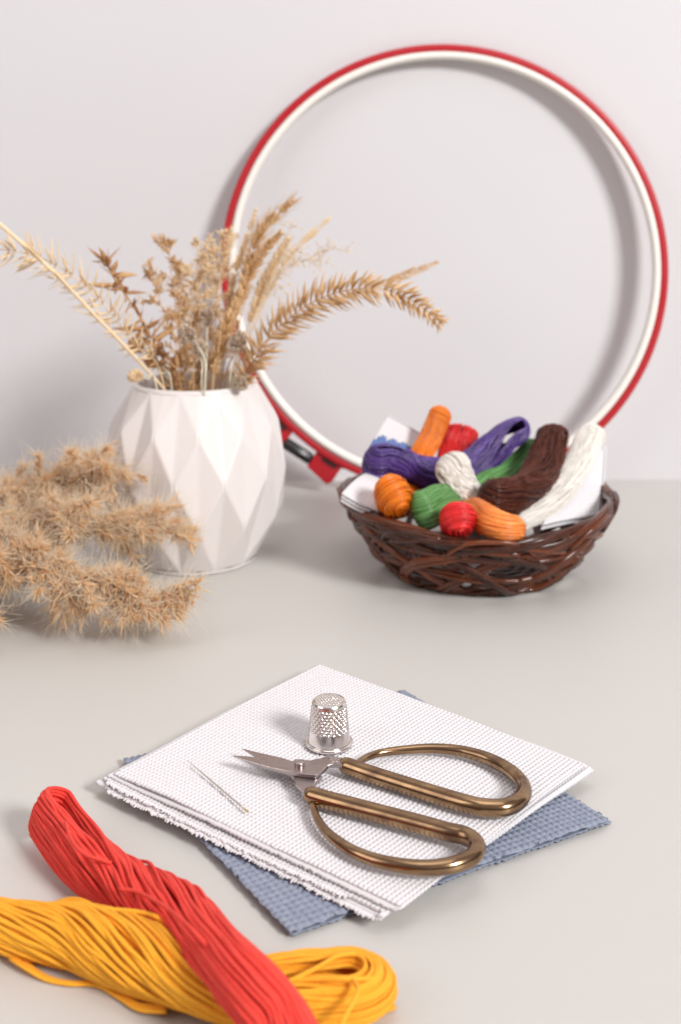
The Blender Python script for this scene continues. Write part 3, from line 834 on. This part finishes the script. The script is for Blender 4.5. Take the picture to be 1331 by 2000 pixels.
def leafy(name, pts, h0, label, n, ln, wd, m, spreadv=.8, rad=.08, clumps=None, up=.4, vtop=1.0, stem_m=None):
    t = thing(name, pts[0], label, 'dried plant', GS)
    mb, p = stem_mb(pts, rad, rad * .5, 60, .5); mb.build('stem', M[stem_m or m], t)
    T = nrm(np.gradient(p, axis=0))
    f = rng.uniform(h0, vtop, n) if clumps is None else np.clip(rng.choice(clumps, n) + rng.normal(size=n) * .03, h0, 1)
    ii = np.clip((f * 59).astype(int), 0, 59)
    d = rng.normal(size=(n, 3)) * spreadv + T[ii] * up
    b = p[ii]
    mb = MB(); spindles(mb, b, d, ln * rng.uniform(.5, 1.3, n), wd * rng.uniform(.5, 1.2, n), flat=.28, bend=rng.normal(size=(n, 3)) * .25)
    mb.build('leaves', M[m], t)
    return t
leafy('leafy_stem', [root_of(360)] + PS([(343, 752, 73), (318, 700, 73), (285, 640, 72.6), (262, 600, 72.4), (235, 560, 72.2), (206, 512, 72)]), .42,
      'brown leafy stem with curled leaves leaning left from the vase', 95, 1.2, .34, 'brown_leaf', rad=.10, clumps=(.55, .66, .74, .8, .9, .97), spreadv=.75, up=.5)
leafy('leafy_stem', [root_of(345)] + PS([(352, 750, 72.4), (338, 715, 72), (318, 680, 71.9), (300, 655, 71.8)]), .55,
      'short dark leaf blade bent low at the left of the vase mouth', 10, 1.0, .3, 'brown_leaf', rad=.11)

def froth(name, pts, label, nb, spreadp, nl, ln, wd, m, h0=.5, rad=.05, gravity=0, bl=2.4, stem_m=None, balls=False, k2=None):
    """a branching spray: side branches carry many small bracts or beads"""
    t = thing(name, pts[0], label, 'dried plant', GS)
    mb, p = stem_mb(pts, rad, rad * .5, 60, .3)
    T = nrm(np.gradient(p, axis=0))
    fm = MB()
    for k in range(nb):
        i = int((h0 + (1 - h0) * (k + rng.uniform()) / nb) * 59); i = min(i, 59)
        d = nrm(T[i] + rng.normal(size=3) * spreadp)
        L = bl * rng.uniform(.4, 1.1) * (1.1 - .5 * (i / 59 - h0) / (1 - h0 + 1e-6))
        q = spline([p[i], p[i] + d * L * .5 + (0, 0, .1), p[i] + d * L + rng.normal(size=3) * .2 + (0, 0, -gravity)], 14)
        tubes(mb, q, np.linspace(rad * .45, rad * .25, 14), 4, var=.4)
        j = rng.integers(3, 14, nl)
        b = q[j] + rng.normal(size=(nl, 3)) * .05
        dd = rng.normal(size=(nl, 3)) * .9 + d
        if balls:
            e = b + nrm(dd) * rng.uniform(.3, .9, (nl, 1))
            tubes(mb, np.stack([b, (b + e) / 2, e], 1), .018, 3, var=.4)
            spindles(fm, e, dd, ln * rng.uniform(.6, 1.3, nl), wd, flat=1, prof=(.4, .9, 1, .8, .4))
        else:
            spindles(fm, b, dd, ln * rng.uniform(.5, 1.3, nl), wd * rng.uniform(.6, 1.2, nl), flat=.45)
    mb.build('stem', M[stem_m or m], t)
    fm.build('florets' if not balls else 'seed_heads', M[m], t)
    return t
froth('statice_stem', [root_of(375)] + PS([(375, 750, 74.5), (358, 650, 74.5), (340, 575, 74.5), (332, 505, 74.5), (330, 462, 74.5)]), 'pale frothy dried flower stem with nodding brown tip left of centre', 30, .85, 26, .50, .13, 'straw', h0=.42, bl=1.9)
froth('statice_stem', [root_of(395)] + PS([(396, 745, 75.2), (392, 650, 75.2), (385, 560, 75.2), (388, 480, 75.2)]), 'dense straw coloured frothy flower stem standing in the middle of the vase', 40, .85, 30, .52, .13, 'pale_straw', h0=.45, bl=2.5)
froth('statice_stem', [root_of(405)] + PS([(410, 745, 76), (420, 640, 76), (430, 550, 76), (438, 462, 76)]), 'frothy flower stem in front of the left arc of the hoop', 34, .85, 30, .52, .13, 'pale_straw', h0=.48, bl=2.5)
froth('statice_stem', [root_of(365)] + PS([(362, 748, 73.4), (338, 660, 73.2), (312, 585, 73.2), (292, 520, 73.2)]), 'slim frothy flower stem ending in a soft tuft at the left', 22, .6, 22, .48, .13, 'straw', h0=.55, bl=1.5)
froth('gypsophila_stem', [root_of(430)] + PS([(452, 745, 76.5), (490, 640, 77), (530, 560, 77.2), (562, 522, 77.2), (600, 505, 77.2), (640, 490, 77.2)]), "fine baby's breath sprig with tiny seed beads spreading to the right", 18, .8, 6, .16, .12, 'pale_straw', h0=.70, bl=2.3, balls=True, rad=.04)
froth('gypsophila_stem', [root_of(425)] + PS([(448, 745, 77), (500, 620, 77.4), (560, 500, 77.6), (566, 455, 77.6), (572, 425, 77.6)]), "thin baby's breath sprig rising beside the tallest ear", 9, .7, 5, .15, .11, 'pale_straw', h0=.72, bl=1.6, balls=True, rad=.035)
spike('wheat_stem', [root_of(420)] + PS([(432, 748, 75), (462, 620, 75.2), (492, 500, 75.4), (520, 440, 75.4), (577, 387, 75.4)]), .68, 'tallest dried wheat ear reaching up in front of the hoop', n=20, ln=1.0, wd=.22, fwd=1.4, m='straw', awn=.8, curl=.1)
spike('wheat_stem', [root_of(415)] + PS([(428, 748, 74.4), (450, 650, 74.6), (486, 540, 74.8), (515, 490, 74.8), (552, 452, 74.8)]), .70, 'reddish brown wheat ear just below the tallest ear', n=24, ln=.8, wd=.22, fwd=1.1, m='straw', curl=.1, taper=(.8, 1, 1, .8, .5))
spike('wheat_stem', [root_of(435)] + PS([(446, 748, 75.6), (480, 650, 75.8), (518, 550, 76), (545, 500, 76), (566, 462, 76)]), .70, 'pale wheat ear with fine awns behind the reddish brown ear', n=22, ln=.8, wd=.2, fwd=1.2, m='pale_straw', awn=.5, curl=.1)
spike('wheat_stem', [root_of(400)] + PS([(418, 742, 73.4), (428, 690, 73.4), (440, 648, 73.4), (455, 605, 73.4), (474, 565, 73.4)]), .66, 'short brown wheat ear low in the centre above the vase mouth', n=18, ln=.8, wd=.26, fwd=1.3, m='straw', curl=.1)
spike('wheat_stem', [root_of(410)] + PS([(424, 748, 75.8), (440, 640, 75.8), (458, 540, 75.8), (478, 480, 75.8), (502, 405, 75.8)]), .62, 'slender upright grass ear left of the tallest wheat ear', n=24, ln=.7, wd=.14, fwd=1.7, m='pale_straw', curl=.1)
spike('grass_stem', [root_of(440)] + PS([(455, 748, 77), (505, 620, 77.5), (560, 510, 77.5), (600, 465, 77.5), (645, 425, 77.5)]), .80, 'straight pale grass tip pointing up right past the wheat ears', n=12, ln=.9, wd=.12, fwd=3, ranks=1, m='pale_straw')

def teasel(pts, size, label, m='grey_straw', stem_m='green_straw'):
    t = thing('teasel_stem', pts[0], label, 'dried flower', GS)
    mb, p = stem_mb(pts, .07, .055, 40, .2); mb.build('stem', M[stem_m], t)
    c = p[-1]; ax = nrm(p[-1] - p[-4]); n = 150
    d = nrm(rng.normal(size=(n, 3)))
    b = c + ax * size * .7 + d * size * .55 * np.array([1, 1, 1]) + ax * (d @ ax)[:, None] * size * .25
    mb = MB(); spindles(mb, b, d + ax * .5, size * .55, size * .28, flat=.6)
    q = np.linspace(0, PI, 9)
    lathe(mb, np.stack([np.sin(q) * size * .6 + .001, -np.cos(q) * size * .75], 1), c + ax * size * .7, 14, var=.9)
    br_ = nrm(rng.normal(size=(9, 3)) * .6 + ax * .2)
    spindles(mb, np.repeat(c[None], 9, 0), br_, size * 1.5, size * .18, flat=.4, var=np.full(9, .05))
    mb.build('seed_head', M[m], t)
teasel([root_of(385)] + PS([(400, 760, 70.8), (402, 720, 70.6), (396, 690, 70.5), (374, 662, 70.4)]), .52, 'pale round teasel head on a sage stem in the front centre')
teasel([root_of(390)] + PS([(394, 752, 71.6), (396, 720, 71.6), (392, 692, 71.6)]), .5, 'greyish purple teasel head right under the pale one')
teasel([root_of(395)] + PS([(402, 748, 73.4), (404, 690, 73.4), (405, 630, 73.4)]), .5, 'teasel head standing higher among the frothy flowers')
teasel([root_of(350)] + PS([(330, 748, 73), (300, 715, 73), (272, 682, 73)]), .45, 'small dark teasel head beside the pale reed stalk', m='brown_leaf')
teasel([root_of(355)] + PS([(335, 750, 72.4), (318, 732, 72.4), (302, 712, 72.4)]), .42, 'small dark teasel head nearer the mouth on the left', m='brown_leaf')
teasel([root_of(335)] + PS([(305, 752, 71.6), (290, 742, 71.3), (274, 733, 71.2)]), .42, 'little straw teasel head resting on the left lip of the vase', m='pale_straw')
teasel([root_of(430)] + PS([(448, 748, 72.6), (456, 705, 72.6), (463, 678, 72.6)]), .55, 'brown teasel head at the right in front of the hoop', m='grey_straw')
teasel([root_of(440)] + PS([(455, 755, 72), (462, 748, 71.8), (466, 740, 71.7)]), .42, 'little grey teasel head at the right lip of the vase')
for k, (a, b_, Yd, lb) in enumerate([(355, 345, 73.8, 'bare straw stem at the left of the vase mouth'), (378, 372, 72.8, 'bare straw stem in front of the frothy flowers'), (415, 432, 73, 'bare straw stem leaning right in the vase'), (440, 470, 74.4, 'bare thin stem behind the right teasel head')]):
    t = thing('dry_stem', root_of(a), lb, 'dried plant', GS)
    mb, p = stem_mb([root_of(a)] + PS([(a, 748, Yd), ((a + b_) / 2 + 3, 690, Yd), (b_, 620, Yd)]), .075, .04, 40, .5); mb.build('stalk', M['straw'], t)
    mb = MB(); spindles(mb, p[-8:], rng.normal(size=(8, 3)) * .6 + (0, 0, .8), .7, .13, flat=.4); mb.build('husk', M['straw'], t)

# ------------------------------------------------------------------ reed plumes on the table
def plume(pts, label, nb, bl, seed, dens=17, top=1.0, hair=1.0):
    r = np.random.default_rng(seed)
    t = thing('reed_plume', (pts[0][0], pts[0][1], 0), label, 'dried plant', 'fluffy reed plumes on the table')
    mb, p = stem_mb(pts, .12, .04, 60, .5)
    T = nrm(np.gradient(p, axis=0))
    sp = MB(); fl = MB()
    cl = r.normal(size=(nb // 7 + 2, 3)); cs = r.uniform(.65, 1.3, nb // 7 + 2)
    for k in range(nb):
        f = (k + r.uniform()) / nb; i = min(59, int(f * 59))
        d = nrm(T[i] * 1.1 + (cl[k // 7] * .55 + r.normal(size=3) * .5) * (1.15 - .5 * f))
        L = bl * (r.uniform(.35, 1.0) + .55 * r.uniform() ** 4) * (1.0 - .45 * f) * cs[k // 7]
        e = p[i] + d * L; e[2] = max(e[2] - .10 * L, .12)
        md = p[i] + d * L * .5 + (0, 0, .25); md[2] = max(md[2], .15)
        q = spline([p[i], md, e], 18); q[:, 2] = np.maximum(q[:, 2], .1)
        tubes(mb, q, np.linspace(.035, .018, 18), 4, var=.6)
        n = max(4, int(dens * L / bl))
        j = r.integers(4, 18, n)
        b = q[j]; dq = nrm(np.gradient(q, axis=0))[j]
        c = nrm(dq * 1.1 + r.normal(size=(n, 3)) * .55)
        for w in range(4):
            dd = c + r.normal(size=(n, 3)) * .30
            ln = r.uniform(.38, .95, n)
            tip = b + nrm(dd) * ln[:, None]
            dd[:, 2] = np.where(tip[:, 2] < .05, np.abs(dd[:, 2]) * .3, dd[:, 2])
            spindles(sp, b, dd, ln, r.uniform(.08, .14, n), flat=.4, sides=4, bend=r.normal(size=(n, 3)) * .2, var=np.clip(r.beta(1.3, 2.2, n) , 0, 1))
        for w in range(int(6 * hair)):
            dd = c * .8 + r.normal(size=(n, 3)) * .6
            ln = r.uniform(.5, 1.25, n)
            tip = b + nrm(dd) * ln[:, None]
            dd[:, 2] = np.where(tip[:, 2] < .05, np.abs(dd[:, 2]) * .3, dd[:, 2])
            spindles(fl, b, dd, ln, .030, flat=1, sides=3, bend=r.normal(size=(n, 3)) * .45, prof=(.9, 1, .8, .6, .3))
    mb.build('stem', M['straw'], t)
    sp.build('spikelets', M['reed'], t)
    fl.build('fluff', M['fluff'], t)
plume([P(-330, 1010, 72), P(-200, 1005, 71.5), P(-90, 990, 71), P(0, 975, 70.5), P(80, 950, 70.3), P(158, 908, 70)], 'topmost reed plume at the back left with its tip raised', 130, 3.6, 21)
plume([P(-340, 1090, 66.5), P(-200, 1070, 66.4), P(-60, 1064, 66.2), P(80, 1050, 66), P(185, 1036, 65.8), P(300, 1042, 65.6)], 'middle reed plume with fluffy pale tips in front of the vase', 185, 4.7, 22, hair=1.6, dens=20)
plume([P(-340, 1155, 62.5), P(-200, 1148, 62), P(-60, 1106, 62.2), P(80, 1114, 61.8), P(200, 1144, 61.2), P(340, 1172, 60.9)], 'lowest reed plume lying flat at the front along the table', 185, 3.5, 23, dens=19)
plume([P(-340, 1060, 70), P(-200, 1045, 69.5), P(-80, 1015, 69.2), P(40, 990, 69), P(130, 962, 68.8), P(215, 928, 68.6)], 'reed plume behind the middle one with a thin upright tip', 140, 3.5, 24, hair=1.3)

# ------------------------------------------------------------------ light
w = bpy.data.worlds.new('World'); scn.world = w; w.use_nodes = True
bg = w.node_tree.nodes['Background']; bg.inputs[0].default_value = (1.0, .875, .875, 1)
_n = w.node_tree.nodes; _l = w.node_tree.links
_tc = _n.new('ShaderNodeTexCoord'); _sx = _n.new('ShaderNodeSeparateXYZ'); _mr = _n.new('ShaderNodeMapRange')
_mr.interpolation_type = 'SMOOTHSTEP'
_mr.inputs[1].default_value = .0; _mr.inputs[2].default_value = .75; _mr.inputs[3].default_value = .10; _mr.inputs[4].default_value = .46
_l.new(_tc.outputs['Generated'], _sx.inputs[0]); _l.new(_sx.outputs['Z'], _mr.inputs[0]); _l.new(_mr.outputs[0], bg.inputs[1])

def area(name, loc, target, size, power, col=(1, 1, 1), size_y=None):
    l = bpy.data.lights.new(name, 'AREA'); l.energy = power; l.size = size * S; l.color = col
    if size_y: l.shape = 'RECTANGLE'; l.size_y = size_y * S
    o = bpy.data.objects.new(name, l); COL.objects.link(o)
    from mathutils import Vector
    lo = Vector([c * S for c in loc]); ta = Vector([c * S for c in target])
    o.location = lo; o.rotation_euler = (ta - lo).to_track_quat('-Z', 'Y').to_euler()
    return o
area('key_softbox', (208, -166, 188), (2, 66, 8), 76, 128, (1.0, .99, .98))
area('fill_softbox', (-120, -10, 85), (0, 66, 6), 90, 5, (1.0, .945, .925))
area('top_added_fill', (10, 35, 150), (5, 66, 0), 90, 4.5, (1.0, .985, .97))  # added weak overhead fill for the metal reflections, no known source

# ------------------------------------------------------------------ camera
cam = bpy.data.cameras.new('Camera'); co = bpy.data.objects.new('Camera', cam); COL.objects.link(co)
co.location = (0, 0, H * S); co.rotation_euler = (PI / 2, 0, 0)
cam.sensor_fit = 'AUTO'; cam.sensor_width = 36; cam.lens = F / 2000 * 36
cam.shift_x = 0; cam.shift_y = -(1000 - Y0) / 2000
cam.clip_start = .01; cam.clip_end = 50
cam.dof.use_dof = True; cam.dof.focus_distance = .475; cam.dof.aperture_fstop = 11; cam.dof.aperture_blades = 0
scn.camera = co
scn.view_settings.view_transform = 'Standard'; scn.view_settings.look = 'None'
scn.view_settings.exposure = 0.03; scn.view_settings.gamma = 1; scn.view_settings.use_curve_mapping = False
scn.render.engine = 'CYCLES'
scn.cycles.use_denoising = True
scn.cycles.max_bounces = 14; scn.cycles.diffuse_bounces = 12; scn.cycles.glossy_bounces = 6; scn.cycles.transmission_bounces = 12
